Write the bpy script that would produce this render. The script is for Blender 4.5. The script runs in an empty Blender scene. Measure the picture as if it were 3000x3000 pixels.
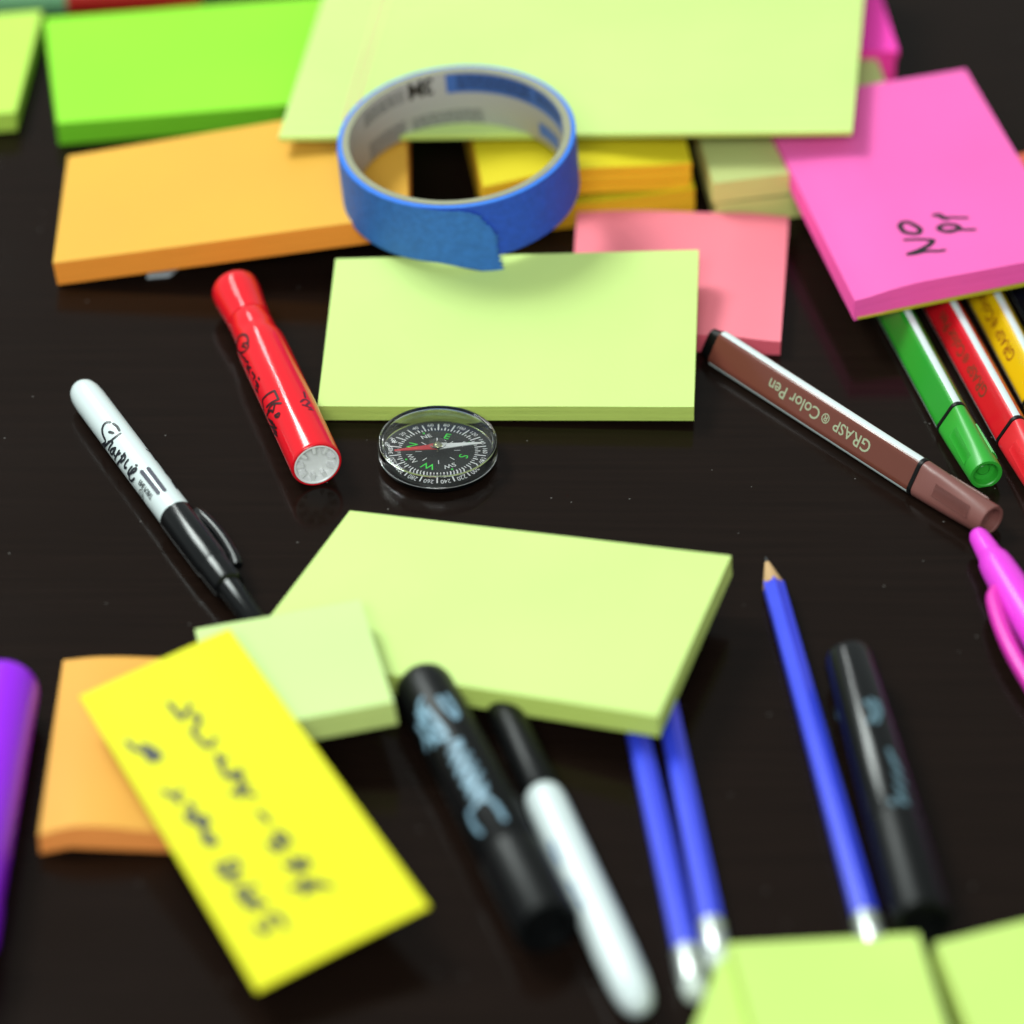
import bpy, bmesh, math, random
from mathutils import Vector, Matrix, noise

random.seed(7)
scene = bpy.context.scene
C = scene.collection
S = 0.001            # everything below is laid out in millimetres

# ------------------------------------------------------------------ camera
cam_d = bpy.data.cameras.new("camera")
cam = bpy.data.objects.new("camera", cam_d)
C.objects.link(cam)
PH = math.radians(37.5)
cam.location = (0, -1.300 * math.cos(PH), 1.300 * math.sin(PH))
cam.rotation_euler = (math.radians(90) - PH, 0, 0)
cam_d.sensor_width = 36
cam_d.lens = 36 * 11750 / 3000
cam_d.clip_start = 0.05
cam_d.clip_end = 50
cam_d.dof.use_dof = True
cam_d.dof.focus_distance = 1.316
cam_d.dof.aperture_fstop = 4.0
scene.camera = cam

# ------------------------------------------------------------------ world and lamps
w = bpy.data.worlds.new("World")
scene.world = w
w.use_nodes = True
bg = w.node_tree.nodes["Background"]
bg.inputs[0].default_value = (0.90, 1.0, 0.97, 1)
bg.inputs[1].default_value = 0.30
def lamp(name, loc, target, sx, sy, power, col, roll=0):
    d = bpy.data.lights.new(name, 'AREA')
    d.shape = 'RECTANGLE'; d.size = sx; d.size_y = sy; d.energy = power; d.color = col
    o = bpy.data.objects.new(name, d); C.objects.link(o)
    o.location = loc
    o.rotation_euler = (Vector(target) - Vector(loc)).to_track_quat('-Z', 'Y').to_euler()
    o.rotation_euler.rotate_axis('Z', roll)
    return o
lamp("ceiling_panel_lamp", (-0.88, 0.72, 1.32), (0, 0, 0), 0.72, 0.55, 18.5, (0.90, 1.0, 0.96))
lamp("front_fill_lamp", (-0.15, -1.75, 1.55), (0, 0, 0), 1.2, 0.6, 29, (0.92, 1.0, 0.97))  # added fill from behind the camera, brightens the front-facing sides
for k in range(5):
    lamp("ceiling_tube_lamp", (-1.02, 0.80 + 0.44 * k, 1.50), (0, 0, 0), 0.05, 0.36, 2.0, (0.95, 1.0, 0.98))
scene.view_settings.view_transform = 'Standard'
scene.view_settings.look = 'None'
scene.view_settings.exposure = 0.55
scene.view_settings.gamma = 1
scene.render.engine = 'CYCLES'

# ------------------------------------------------------------------ helpers
def lin(c):
    return tuple((x / 12.92 if x <= 0.04045 else ((x + 0.055) / 1.055) ** 2.4) for x in [v / 255 for v in c])

def mat(name, col, rough=0.5, spec=0.5, noise_scale=None, noise_amt=0.08, bump=0.0, bump_scale=None, srgb=True, coat=0.0, metal=0.0, sss=0.0):
    m = bpy.data.materials.new(name); m.use_nodes = True
    nt = m.node_tree; b = nt.nodes["Principled BSDF"]
    c = tuple(v * 0.68 for v in lin(col)) if srgb else col
    b.inputs["Base Color"].default_value = (*c, 1)
    b.inputs["Roughness"].default_value = rough
    b.inputs["Specular IOR Level"].default_value = spec
    b.inputs["Coat Weight"].default_value = coat
    b.inputs["Coat Roughness"].default_value = 0.06
    b.inputs["Metallic"].default_value = metal
    if sss:
        b.inputs["Subsurface Weight"].default_value = sss
        b.inputs["Subsurface Radius"].default_value = (0.003, 0.003, 0.003)
        b.inputs["Subsurface Scale"].default_value = 1.0
    if noise_scale:
        tc = nt.nodes.new("ShaderNodeTexCoord")
        n = nt.nodes.new("ShaderNodeTexNoise"); n.inputs["Scale"].default_value = noise_scale
        n.inputs["Detail"].default_value = 4
        nt.links.new(tc.outputs["Object"], n.inputs["Vector"])
        mx = nt.nodes.new("ShaderNodeMix"); mx.data_type = 'RGBA'
        lo = tuple(max(0, v * (1 - noise_amt)) for v in c); hi = tuple(min(1, v * (1 + noise_amt)) for v in c)
        mx.inputs[6].default_value = (*lo, 1); mx.inputs[7].default_value = (*hi, 1)
        nt.links.new(n.outputs["Fac"], mx.inputs[0])
        nt.links.new(mx.outputs[2], b.inputs["Base Color"])
        mr = nt.nodes.new("ShaderNodeMapRange")
        mr.inputs[3].default_value = max(0, rough - 0.07); mr.inputs[4].default_value = min(1, rough + 0.07)
        nt.links.new(n.outputs["Fac"], mr.inputs[0]); nt.links.new(mr.outputs[0], b.inputs["Roughness"])
    if bump:
        tc2 = nt.nodes.new("ShaderNodeTexCoord")
        n2 = nt.nodes.new("ShaderNodeTexNoise"); n2.inputs["Scale"].default_value = bump_scale or 900
        n2.inputs["Detail"].default_value = 3
        nt.links.new(tc2.outputs["Object"], n2.inputs["Vector"])
        bp = nt.nodes.new("ShaderNodeBump"); bp.inputs["Strength"].default_value = bump; bp.inputs["Distance"].default_value = 0.0004
        nt.links.new(n2.outputs["Fac"], bp.inputs["Height"]); nt.links.new(bp.outputs[0], b.inputs["Normal"])
    return m

def paper(name, col):
    return mat(name, col, rough=0.62, spec=0.2, noise_scale=16, noise_amt=0.09, bump=0.2, bump_scale=1100, srgb=False)

def edge_paper(name, col):
    """cut edges of a stack of sheets: fine streaks running along the stack (UV v = height in the stack)"""
    m = bpy.data.materials.new(name); m.use_nodes = True
    nt = m.node_tree; b = nt.nodes["Principled BSDF"]; c = col
    b.inputs["Roughness"].default_value = 0.8; b.inputs["Specular IOR Level"].default_value = 0.15
    uv = nt.nodes.new("ShaderNodeUVMap"); uv.uv_map = "UVMap"
    mp = nt.nodes.new("ShaderNodeMapping"); mp.inputs["Scale"].default_value = (2.5, 45, 1)
    n = nt.nodes.new("ShaderNodeTexNoise"); n.inputs["Scale"].default_value = 1.0; n.inputs["Detail"].default_value = 3
    nt.links.new(uv.outputs[0], mp.inputs[0]); nt.links.new(mp.outputs[0], n.inputs["Vector"])
    mx = nt.nodes.new("ShaderNodeMix"); mx.data_type = 'RGBA'
    mx.inputs[6].default_value = (*[v * 0.74 for v in c], 1); mx.inputs[7].default_value = (*[min(1, v * 1.1) for v in c], 1)
    nt.links.new(n.outputs["Fac"], mx.inputs[0]); nt.links.new(mx.outputs[2], b.inputs["Base Color"])
    bp = nt.nodes.new("ShaderNodeBump"); bp.inputs["Strength"].default_value = 0.5; bp.inputs["Distance"].default_value = 0.0003
    nt.links.new(n.outputs["Fac"], bp.inputs["Height"]); nt.links.new(bp.outputs[0], b.inputs["Normal"])
    return m

def tag(o, label=None, cat=None, group=None, kind=None):
    if label: o["label"] = label
    if cat: o["category"] = cat
    if group: o["group"] = group
    if kind: o["kind"] = kind
    return o

def obj(name, verts, faces, mats, parent=None, smooth=False, loc=None, fmat=None, uvs=None):
    """verts in mm, in the parent's frame (or the world's when loc is None / no parent)"""
    me = bpy.data.meshes.new(name)
    L = Vector(loc) if loc else Vector((0, 0, 0))
    me.from_pydata([(Vector(v) - L) * S for v in verts], [], faces)
    if not isinstance(mats, (list, tuple)): mats = [mats]
    for m in mats: me.materials.append(m)
    if fmat: me.polygons.foreach_set("material_index", fmat)
    if smooth: me.polygons.foreach_set("use_smooth", [True] * len(me.polygons))
    if uvs:
        ul = me.uv_layers.new(name="UVMap")
        for p in me.polygons:
            for li, vi in zip(p.loop_indices, p.vertices):
                ul.data[li].uv = uvs[vi]
    bm = bmesh.new(); bm.from_mesh(me)
    bmesh.ops.recalc_face_normals(bm, faces=bm.faces)
    bm.to_mesh(me); bm.free()
    me.update()
    o = bpy.data.objects.new(name, me); C.objects.link(o)
    if parent: o.parent = parent
    o.location = L * S
    if smooth:
        try: me.set_sharp_from_angle(angle=math.radians(38))
        except Exception: pass
    return o

def empty(name, mtx):
    o = bpy.data.objects.new(name, None); C.objects.link(o)
    o.empty_display_size = 0.01
    o.matrix_world = mtx
    return o

def pen_frame(p0, p1):
    p0 = Vector(p0); x = (Vector(p1) - p0).normalized()
    z = Vector((0, 0, 1)) - x * x.z; z.normalize(); y = z.cross(x)
    m = Matrix((x, y, z)).transposed().to_4x4()
    m.translation = p0 * S
    return m, (Vector(p1) - p0).length

def lathe(profile, n=48, xsec=None):
    """solid of revolution about local x; profile = [(s, r), ...]; xsec(angle, r) -> (y, z)"""
    v, f = [], []
    for s, r in profile:
        for k in range(n):
            a = 2 * math.pi * k / n
            if xsec: y, z = xsec(a, r)
            else: y, z = r * math.cos(a), r * math.sin(a)
            v.append((s, y, z))
    for i in range(len(profile) - 1):
        for k in range(n):
            f.append((i * n + k, i * n + (k + 1) % n, (i + 1) * n + (k + 1) % n, (i + 1) * n + k))
    f.append(tuple(range(n))[::-1]); f.append(tuple((len(profile) - 1) * n + k for k in range(n)))
    return v, f

def tube(profile_out, profile_in, n=64):
    """ring wall about local z: outer then inner profile [(z, r)...], closed loop"""
    loop = profile_out + profile_in
    v, f = [], []
    m = len(loop)
    for z, r in loop:
        for k in range(n):
            a = 2 * math.pi * k / n
            v.append((r * math.cos(a), r * math.sin(a), z))
    for i in range(m):
        j = (i + 1) % m
        for k in range(n):
            f.append((i * n + k, i * n + (k + 1) % n, j * n + (k + 1) % n, j * n + k))
    return v, f

def zlathe(profile, n=64):
    v, f = [], []
    for z, r in profile:
        for k in range(n):
            a = 2 * math.pi * k / n
            v.append((r * math.cos(a), r * math.sin(a), z))
    for i in range(len(profile) - 1):
        for k in range(n):
            f.append((i * n + k, i * n + (k + 1) % n, (i + 1) * n + (k + 1) % n, (i + 1) * n + k))
    f.append(tuple(range(n))[::-1]); f.append(tuple((len(profile) - 1) * n + k for k in range(n)))
    return v, f

def sweep(points, radii, n=12, flat=1.0, up=(0, 0, 1)):
    """tube along a polyline"""
    P_ = [Vector(p) for p in points]
    v, f = [], []
    for i, p in enumerate(P_):
        t = (P_[min(i + 1, len(P_) - 1)] - P_[max(i - 1, 0)]).normalized()
        a = Vector(up).cross(t); a.normalize(); b = t.cross(a)
        r = radii[i] if isinstance(radii, (list, tuple)) else radii
        for k in range(n):
            an = 2 * math.pi * k / n
            v.append(p + a * (r * math.cos(an)) + b * (r * flat * math.sin(an)))
    for i in range(len(P_) - 1):
        for k in range(n):
            f.append((i * n + k, i * n + (k + 1) % n, (i + 1) * n + (k + 1) % n, (i + 1) * n + k))
    f.append(tuple(range(n))[::-1]); f.append(tuple((len(P_) - 1) * n + k for k in range(n)))
    return v, f

def smooth_line(pts, step):
    """Catmull-Rom resample (any dimension)"""
    P_ = [Vector(p) for p in pts]
    if len(P_) < 3:
        n = max(1, int((P_[-1] - P_[0]).length / step)); return [P_[0].lerp(P_[-1], i / n) for i in range(n + 1)]
    out = []
    for i in range(len(P_) - 1):
        p0 = P_[max(i - 1, 0)]; p1 = P_[i]; p2 = P_[i + 1]; p3 = P_[min(i + 2, len(P_) - 1)]
        n = max(2, int((p2 - p1).length / step))
        for k in range(n):
            t = k / n
            out.append(0.5 * ((2 * p1) + (p2 - p0) * t + (2 * p0 - 5 * p1 + 4 * p2 - p3) * t * t + (3 * p1 - p0 - 3 * p2 + p3) * t ** 3))
    out.append(P_[-1]); return out

def ribbon2d(lines, width, step=0.35):
    """flat pen strokes: list of 2-d polylines -> verts (u, v, lift), faces"""
    V, F = [], []
    for si, ln in enumerate(lines):
        wd = width[si] if isinstance(width, (list, tuple)) else width
        pts = smooth_line([(p[0], p[1], 0) for p in ln], step)
        n = len(pts); base = len(V); h = wd / 2
        t0 = (pts[1] - pts[0]).normalized(); t1 = (pts[-1] - pts[-2]).normalized()
        seq = [(pts[0] - t0 * h * 0.9, 0.35)] + [(p, 1) for p in pts] + [(pts[-1] + t1 * h * 0.9, 0.35)]
        for i, (p, k) in enumerate(seq):
            a = seq[max(i - 1, 0)][0]; b = seq[min(i + 1, len(seq) - 1)][0]
            t = (b - a)
            t = t.normalized() if t.length > 1e-6 else t0
            nrm = Vector((-t.y, t.x, 0)) * h * k
            lift = 0.004 * si + 0.0008 * i
            V.append((p.x + nrm.x, p.y + nrm.y, lift)); V.append((p.x - nrm.x, p.y - nrm.y, lift))
        for i in range(len(seq) - 1):
            F.append((base + 2 * i, base + 2 * i + 1, base + 2 * i + 3, base + 2 * i + 2))
    return V, F

def strokes_on_pad(name, lines, pt, W, H, width, m, parent, loc, off=0.12, step=0.5):
    V, F = ribbon2d([[(u * W, v * H) for u, v in ln] for ln in lines], width, step)
    L = Vector(loc)
    return obj(name, [pt(x / W, y / H, -(off + z), 0) - L for x, y, z in V], F, m, parent)

def strokes_on_pen(name, lines, r, width, m, parent, off=0.06, step=0.4):
    """lines given as (s, angle in degrees) on a barrel of radius r"""
    l2 = [[(s, math.radians(a) * r) for s, a in ln] for ln in lines]
    V, F = ribbon2d(l2, width, step)
    return obj(name, [(x, (r + off + z) * math.cos(y / r), (r + off + z) * math.sin(y / r)) for x, y, z in V], F, m, parent)

def text_geo(body, size, cut=None, spacing=1.0, bold=0.0):
    cu = bpy.data.curves.new("lettering", 'FONT'); cu.body = body; cu.size = size; cu.space_character = spacing
    cu.resolution_u = 3; cu.offset = bold
    o = bpy.data.objects.new("lettering", cu); C.objects.link(o)
    bpy.context.view_layer.update()
    me = bpy.data.meshes.new_from_object(o.evaluated_get(bpy.context.evaluated_depsgraph_get()))
    bpy.data.objects.remove(o); bpy.data.curves.remove(cu)
    bm = bmesh.new(); bm.from_mesh(me); bpy.data.meshes.remove(me)
    if cut:
        ys = [v.co.y for v in bm.verts]; y = min(ys) + cut
        while y < max(ys):
            bmesh.ops.bisect_plane(bm, geom=bm.verts[:] + bm.edges[:] + bm.faces[:], plane_co=(0, y, 0), plane_no=(0, 1, 0)); y += cut
    bm.verts.index_update()
    V = [tuple(v.co) for v in bm.verts]; F = [tuple(v.index for v in f.verts) for f in bm.faces]
    bm.free()
    return V, F

# ------------------------------------------------------------------ the table
def table_material():
    m = bpy.data.materials.new("dark_wood"); m.use_nodes = True
    nt = m.node_tree; b = nt.nodes["Principled BSDF"]
    tc = nt.nodes.new("ShaderNodeTexCoord")
    mp = nt.nodes.new("ShaderNodeMapping"); mp.inputs["Scale"].default_value = (6, 160, 20)
    mp.inputs["Rotation"].default_value = (0, 0, 0.06)
    n = nt.nodes.new("ShaderNodeTexNoise"); n.inputs["Scale"].default_value = 2.2; n.inputs["Detail"].default_value = 6
    nt.links.new(tc.outputs["Object"], mp.inputs[0]); nt.links.new(mp.outputs[0], n.inputs["Vector"])
    r = nt.nodes.new("ShaderNodeValToRGB")
    r.color_ramp.elements[0].position = 0.3; r.color_ramp.elements[0].color = (0.0064, 0.0034, 0.0024, 1)
    r.color_ramp.elements[1].position = 0.75; r.color_ramp.elements[1].color = (0.0094, 0.0050, 0.0036, 1)
    nt.links.new(n.outputs["Fac"], r.inputs[0])
    # fine dust specks lying on the polish
    vo = nt.nodes.new("ShaderNodeTexVoronoi"); vo.inputs["Scale"].default_value = 150
    nt.links.new(tc.outputs["Object"], vo.inputs["Vector"])
    lt = nt.nodes.new("ShaderNodeMath"); lt.operation = 'LESS_THAN'; lt.inputs[1].default_value = 0.05
    nt.links.new(vo.outputs["Distance"], lt.inputs[0])
    sp = nt.nodes.new("ShaderNodeSeparateColor"); nt.links.new(vo.outputs["Color"], sp.inputs[0])
    gt = nt.nodes.new("ShaderNodeMath"); gt.operation = 'GREATER_THAN'; gt.inputs[1].default_value = 0.66
    nt.links.new(sp.outputs[0], gt.inputs[0])
    mu = nt.nodes.new("ShaderNodeMath"); mu.operation = 'MULTIPLY'
    nt.links.new(lt.outputs[0], mu.inputs[0]); nt.links.new(gt.outputs[0], mu.inputs[1])
    m2 = nt.nodes.new("ShaderNodeMath"); m2.operation = 'MULTIPLY'; m2.inputs[1].default_value = 0.5
    nt.links.new(mu.outputs[0], m2.inputs[0])
    mx = nt.nodes.new("ShaderNodeMix"); mx.data_type = 'RGBA'; mx.inputs[7].default_value = (0.16, 0.15, 0.14, 1)
    nt.links.new(m2.outputs[0], mx.inputs[0]); nt.links.new(r.outputs[0], mx.inputs[6])
    nt.links.new(mx.outputs[2], b.inputs["Base Color"])
    b.inputs["IOR"].default_value = 1.185
    n2 = nt.nodes.new("ShaderNodeTexNoise"); n2.inputs["Scale"].default_value = 12; n2.inputs["Detail"].default_value = 5
    nt.links.new(tc.outputs["Object"], n2.inputs["Vector"])
    mr = nt.nodes.new("ShaderNodeMapRange"); mr.inputs[3].default_value = 0.07; mr.inputs[4].default_value = 0.26
    nt.links.new(n2.outputs["Fac"], mr.inputs[0]); nt.links.new(mr.outputs[0], b.inputs["Roughness"])
    bp = nt.nodes.new("ShaderNodeBump"); bp.inputs["Strength"].default_value = 0.006; bp.inputs["Distance"].default_value = 0.0002
    nt.links.new(n.outputs["Fac"], bp.inputs["Height"]); nt.links.new(bp.outputs[0], b.inputs["Normal"])
    return m
tv = []
for x, y, z in ((-900, -600, 0), (900, -600, 0), (900, 700, 0), (-900, 700, 0), (-903, -603, -3), (903, -603, -3), (903, 703, -3), (-903, 703, -3),
                (-903, -603, -30), (903, -603, -30), (903, 703, -30), (-903, 703, -30)): tv.append((x, y, z))
tf = [(0, 1, 2, 3)] + [(i, (i + 1) % 4, 4 + (i + 1) % 4, 4 + i) for i in range(4)] + [(4 + i, 4 + (i + 1) % 4, 8 + (i + 1) % 4, 8 + i) for i in range(4)] + [(11, 10, 9, 8)]
tag(obj("table_top", tv, tf, table_material()), "polished dark brown wooden table top under all the stationery", "table", kind="structure")

# ------------------------------------------------------------------ sticky note pads
PAPERS = {}
def pm(key):
    if key not in PAPERS:
        top, edge = {
            'lime': ((.485, .63, .20), (.56, .70, .15)), 'lime_warm': ((.46, .62, .155), (.55, .70, .13)), 'mint': ((.465, .61, .235), (.56, .68, .20)),
            'lime_far': ((.40, .62, .085), (.42, .62, .08)), 'green': ((.23, .61, .026), (.16, .54, .02)), 'orange': ((.63, .325, .040), (.95, .31, .038)), 'orange_deep': ((.66, .32, .055), (.95, .31, .07)),
            'pink': ((.76, .112, .39), (.95, .105, .42)), 'coral': ((.76, .19, .245), (.78, .12, .17)), 'magenta': ((.82, .050, .42), (.95, .05, .36)),
            'yellow': ((.62, .50, .016), (.84, .45, .02)), 'pale': ((.43, .47, .175), (.62, .62, .20)), 'note': ((.62, .60, .009), (.60, .52, .015)), 'salmon': ((.80, .16, .085), (.80, .14, .08)),
        }[key]
        PAPERS[key] = (paper("paper_" + key, top), edge_paper("paper_edge_" + key, edge))
    return PAPERS[key]

def pad(name, label, quad, T, key, cat="sticky notes", group=None, wave=None, nu=26, nv=20, layers=7, jit=0.05, wave_down=1.0):
    """a block of sheets: quad = top corners back-left, back-right, front-right, front-left (mm)"""
    q = [Vector(p) for p in quad]
    n = (q[1] - q[0]).cross(q[3] - q[0]); n = -n if n.z < 0 else n; n.normalize()
    ctr = sum(q, Vector()) / 4
    loc = ctr - n * T
    seed_ = (abs(q[0].x) * 7.13 + abs(q[0].y) * 3.7) % 50
    V, F, FM, UV = [], [], [], []
    def pt(u, v, depth, shrink):
        p = (q[0] * (1 - u) + q[1] * u) * (1 - v) + (q[3] * (1 - u) + q[2] * u) * v
        h = (wave(u, v) if wave else 0) + 0.22 * noise.noise((u * 2.6 + seed_, v * 1.9, seed_ * .37)) * (1 - 0.7 * depth / max(T, .01))
        p = p + n * (h * (1 - (1 - wave_down) * depth / max(T, .01)) - depth)
        d = ctr - p; d = d - n * d.dot(n)
        return p + d.normalized() * shrink
    for j in range(nv + 1):
        for i in range(nu + 1):
            V.append(pt(i / nu, j / nv, 0, 0)); UV.append((i / nu, j / nv))
    for j in range(nv):
        for i in range(nu):
            a = j * (nu + 1) + i
            F.append((a, a + 1, a + nu + 2, a + nu + 1)); FM.append(0)
    ring = [(i / nu, 0) for i in range(nu)] + [(1, j / nv) for j in range(nv)] + [(1 - i / nu, 1) for i in range(nu)] + [(0, 1 - j / nv) for j in range(nv)]
    rnd_ = random.Random(hash(key) % 97 + int(T * 10))
    base = len(V); m = len(ring)
    for L in range(layers + 1):
        sh = 0 if L == 0 else rnd_.uniform(-jit, jit)
        for k, (u, v) in enumerate(ring):
            V.append(pt(u, v, T * L / layers, sh if L else 0)); UV.append((k / m * 8, L / layers))
    for L in range(layers):
        for k in range(m):
            a = base + L * m + k; b = base + L * m + (k + 1) % m
            F.append((a, b, b + m, a + m)); FM.append(1)
    F.append(tuple(base + layers * m + k for k in range(m))); FM.append(1)
    o = obj(name, V, F, list(pm(key)), loc=loc, fmat=FM, uvs=UV)
    o.data.polygons.foreach_set("use_smooth", [True] * (nu * nv) + [False] * (len(o.data.polygons) - nu * nv))
    tag(o, label, cat, group)
    o["n"] = 0; del o["n"]
    return o, n, loc, pt

def sm(x, a, b):
    t = max(0, min(1, (x - a) / (b - a))); return t * t * (3 - 2 * t)


# big ruled pad lying over the other stacks at the back
big, nb, lb, _p = pad("ruled_note_pad", "large pale green ruled note pad lying across the stacks behind the tape", [(-63.91, 340.3, 26.0), (137.32, 326.35, 32.5), (120.7, 179.39, 32.5), (-83.46, 185.88, 26.0)], 1.7, 'lime', cat="note pad", nu=10, nv=10, layers=3)
rule_m = mat("rule_ink", (206, 240, 150), rough=0.7, spec=0.1)
margin_m = mat("margin_ink", (242, 190, 160), rough=0.7, spec=0.1)
q = [Vector(p) for p in [(-63.91, 340.3, 26.0), (137.32, 326.35, 32.5), (120.7, 179.39, 32.5), (-83.46, 185.88, 26.0)]]
rv, rf = [], []
for k in range(1, 24):
    t = k / 24
    for e in (-0.0012, 0.0012):
        for u in (0.004, 0.996):
            p = (q[0].lerp(q[3], t + e)).lerp(q[1].lerp(q[2], t + e), u); rv.append(p + nb * 0.06 - lb)
    a = len(rv) - 4; rf.append((a, a + 1, a + 3, a + 2))
obj("rule_lines", rv, rf, rule_m, big)
mv, mf = [], []
for u0 in (0.105, 0.121):
    for v in (0.0, 0.93):
        for e in (-0.002, 0.002):
            p = (q[0].lerp(q[3], v)).lerp(q[1].lerp(q[2], v), u0 + e); mv.append(p + nb * 0.09 - lb)
    a = len(mv) - 4; mf.append((a, a + 1, a + 3, a + 2))
obj("margin_line", mv, mf, margin_m, big)

pad("green_note_pad", "bright grass green pad of sticky notes at the upper left", [(-178.48, 297.14, 9.3), (-52.98, 316.57, 9.3), (-41.32, 241.26, 9.3), (-166.82, 221.83, 9.3)], 9.2, 'green')
pad("lime_note_pad", "yellow green pad cut off by the left edge, beside the bright green pad", [(-305.04, 283.33, 9.0), (-180.04, 303.33, 9.0), (-182.93, 230.31, 9.0), (-307.93, 210.31, 9.0)], 8.0, 'lime_far')
pad("orange_note_pad", "yellow orange pad tilted up under the left side of the blue tape roll", [(-160.78, 199.01, 9.6), (-38.42, 215.12, 23.5), (-35.97, 138.2, 24.0), (-159.85, 129.29, 10.0)], 9.2, 'orange')
pad("yellow_note_pad", "yellow pad with a wavy front edge, upper one behind the tape roll", [(-19.24, 230.94, 22.0), (56.91, 245.69, 22.0), (63.91, 177.69, 22.0), (-10.23, 161.17, 22.0)], 10.6, 'yellow', group="stacked yellow pads", wave=lambda u, v: 1.6 * math.sin(u * 5.2 - 0.6) * sm(v, 0.3, 1), jit=0.25)
pad("yellow_note_pad", "yellow pad squashed beneath another yellow pad, resting on the table", [(-17.74, 229.44, 10.6), (58.41, 244.19, 10.6), (65.41, 176.19, 10.6), (-8.73, 159.67, 10.6)], 10.0, 'yellow', group="stacked yellow pads", wave=lambda u, v: -0.5 + 0.5 * math.sin(u * 6 + 1) * sm(v, 0.3, 1), jit=0.25, wave_down=0.2)
pad("pale_note_pad", "pale yellow green pad between the yellow stack and the pink pad, upper one", [(62.33, 236.48, 19.0), (135.33, 252.48, 19.0), (143.33, 179.98, 19.0), (71.33, 166.48, 19.0)], 8.4, 'pale', group="stacked pale pads", wave=lambda u, v: 0.8 * math.sin(u * 3.1) * v)
pad("pale_note_pad", "pale yellow green pad under its twin, in shade behind the coral pad", [(63.83, 237.48, 9.7), (136.83, 253.48, 9.7), (144.83, 180.98, 9.7), (72.83, 167.48, 9.7)], 9.2, 'pale', group="stacked pale pads", wave_down=0.0)
pad("coral_note_pad", "square coral pink pad with curled corner, partly under the lime pad", [(23.08, 165.79, 7.2), (98.67, 166.68, 7.2), (91.57, 87.97, 7.2), (19.57, 92.43, 7.2)], 7.0, 'coral',
    wave=lambda u, v: -3.2 * sm(u, 0.72, 1.08) * (1 - v) ** 1.2 - 1.6 * sm(u, 0.70, 1.0) * v + 0.5 * math.sin(u * 7) * (1 - v), wave_down=0.35)
pad("lime_note_pad", "clean lime pad in the middle, its back edge under the tape roll", [(-60.99, 121.64, 17.0), (64.4, 121.16, 21.0), (60.4, 46.26, 8.5), (-64.75, 48.98, 6.8)], 6.4, 'lime')
bp_, nbp, lbp, ptb = pad("pink_note_pad", "pink pad with handwritten No pr, lying on the felt pens", [(89.37, 212.78, 23.5), (166.15, 233.57, 25.0), (192.98, 111.88, 25.5), (116.2, 91.09, 22.5)], 8.2, 'pink',
    wave=lambda u, v: -2.2 * (1 - sm(u, 0.0, 0.23)) * sm(v, -0.4, 1) + 0.5 * sm(u, .2, .3))
ink = mat("black_ink", (38, 36, 42), rough=0.35, spec=0.4)
strokes_on_pad("handwriting", [[(0.3213, 0.7952), (0.3856, 0.8054), (0.4406, 0.8194)], [(0.4375, 0.822), (0.4128, 0.8391), (0.3573, 0.8559), (0.3062, 0.8643)], [(0.3062, 0.8643), (0.3338, 0.8671), (0.3853, 0.8656), (0.4353, 0.8747), (0.4638, 0.8757)], [(0.3302, 0.7273), (0.3499, 0.7129), (0.3742, 0.7158), (0.397, 0.7367), (0.4097, 0.7596), (0.3924, 0.7764), (0.3654, 0.7718), (0.3385, 0.7594), (0.3331, 0.7441), (0.3302, 0.7273)], [(0.4872, 0.7692), (0.5106, 0.7589), (0.5458, 0.762), (0.5698, 0.7726), (0.5762, 0.7853), (0.5515, 0.7946), (0.5222, 0.7947), (0.4984, 0.7837), (0.4872, 0.7692)], [(0.5174, 0.7896), (0.5633, 0.7929), (0.5998, 0.8003), (0.6367, 0.8071)], [(0.5038, 0.7058), (0.5212, 0.7077), (0.5272, 0.718), (0.5369, 0.7282), (0.5498, 0.7316)], [(0.5365, 0.7289), (0.565, 0.7306), (0.6012, 0.7392), (0.6325, 0.7464)]], ptb, 76.2, 127, [1.5, 2.1, 1.5, 1.9, 1.9, 1.5, 2.3, 1.4], ink, bp_, lbp)
# thin yellow backing sheet under the pink pad
bq = [Vector(p) - nbp * 8.3 for p in [(89.37, 212.78, 23.5), (166.15, 233.57, 25.0), (192.98, 111.88, 25.5), (116.2, 91.09, 22.5)]]
bq[0] += Vector((2.0, 0, 0)); bq[3] += Vector((1.2, -0.6, -0.9)); bq[2] += Vector((0, -0.8, 0))
obj("backing_sheet", [p - lbp for p in bq] + [p - nbp * 0.35 - lbp for p in bq], [(0, 1, 2, 3), (7, 6, 5, 4)] + [(i, (i + 1) % 4, 4 + (i + 1) % 4, 4 + i) for i in range(4)], mat("backing_yellow", (206, 206, 40), rough=0.7), bp_)
pad("magenta_note_pad", "thin magenta pad topmost of the stack beside the large ruled pad", [(60.33, 327.87, 22.0), (136.33, 328.87, 22.0), (143.33, 251.87, 22.0), (67.33, 250.87, 22.0)], 2.6, 'magenta', group="stacked magenta pads")
pad("magenta_note_pad", "thick magenta pad underneath the thin magenta pad", [(60.33, 327.37, 19.1), (135.33, 328.37, 19.1), (142.33, 251.37, 19.1), (67.33, 250.37, 19.1)], 18.6, 'magenta', group="stacked magenta pads")
pad("pale_green_note_pad", "pale green pad whose corner peeks between the ruled pad and pink pad", [(56.39, 269.12, 17.4), (130.39, 255.12, 17.4), (144.39, 203.12, 15.9), (70.39, 219.12, 15.9)], 5.0, 'lime_warm')
pad("salmon_note_pad", "salmon orange pad peeking out behind the pink pad at the right edge", [(177.31, 198.71, 9.5), (249.31, 220.71, 9.5), (271.31, 148.71, 9.5), (199.31, 125.71, 9.5)], 9.0, 'salmon')
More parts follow.
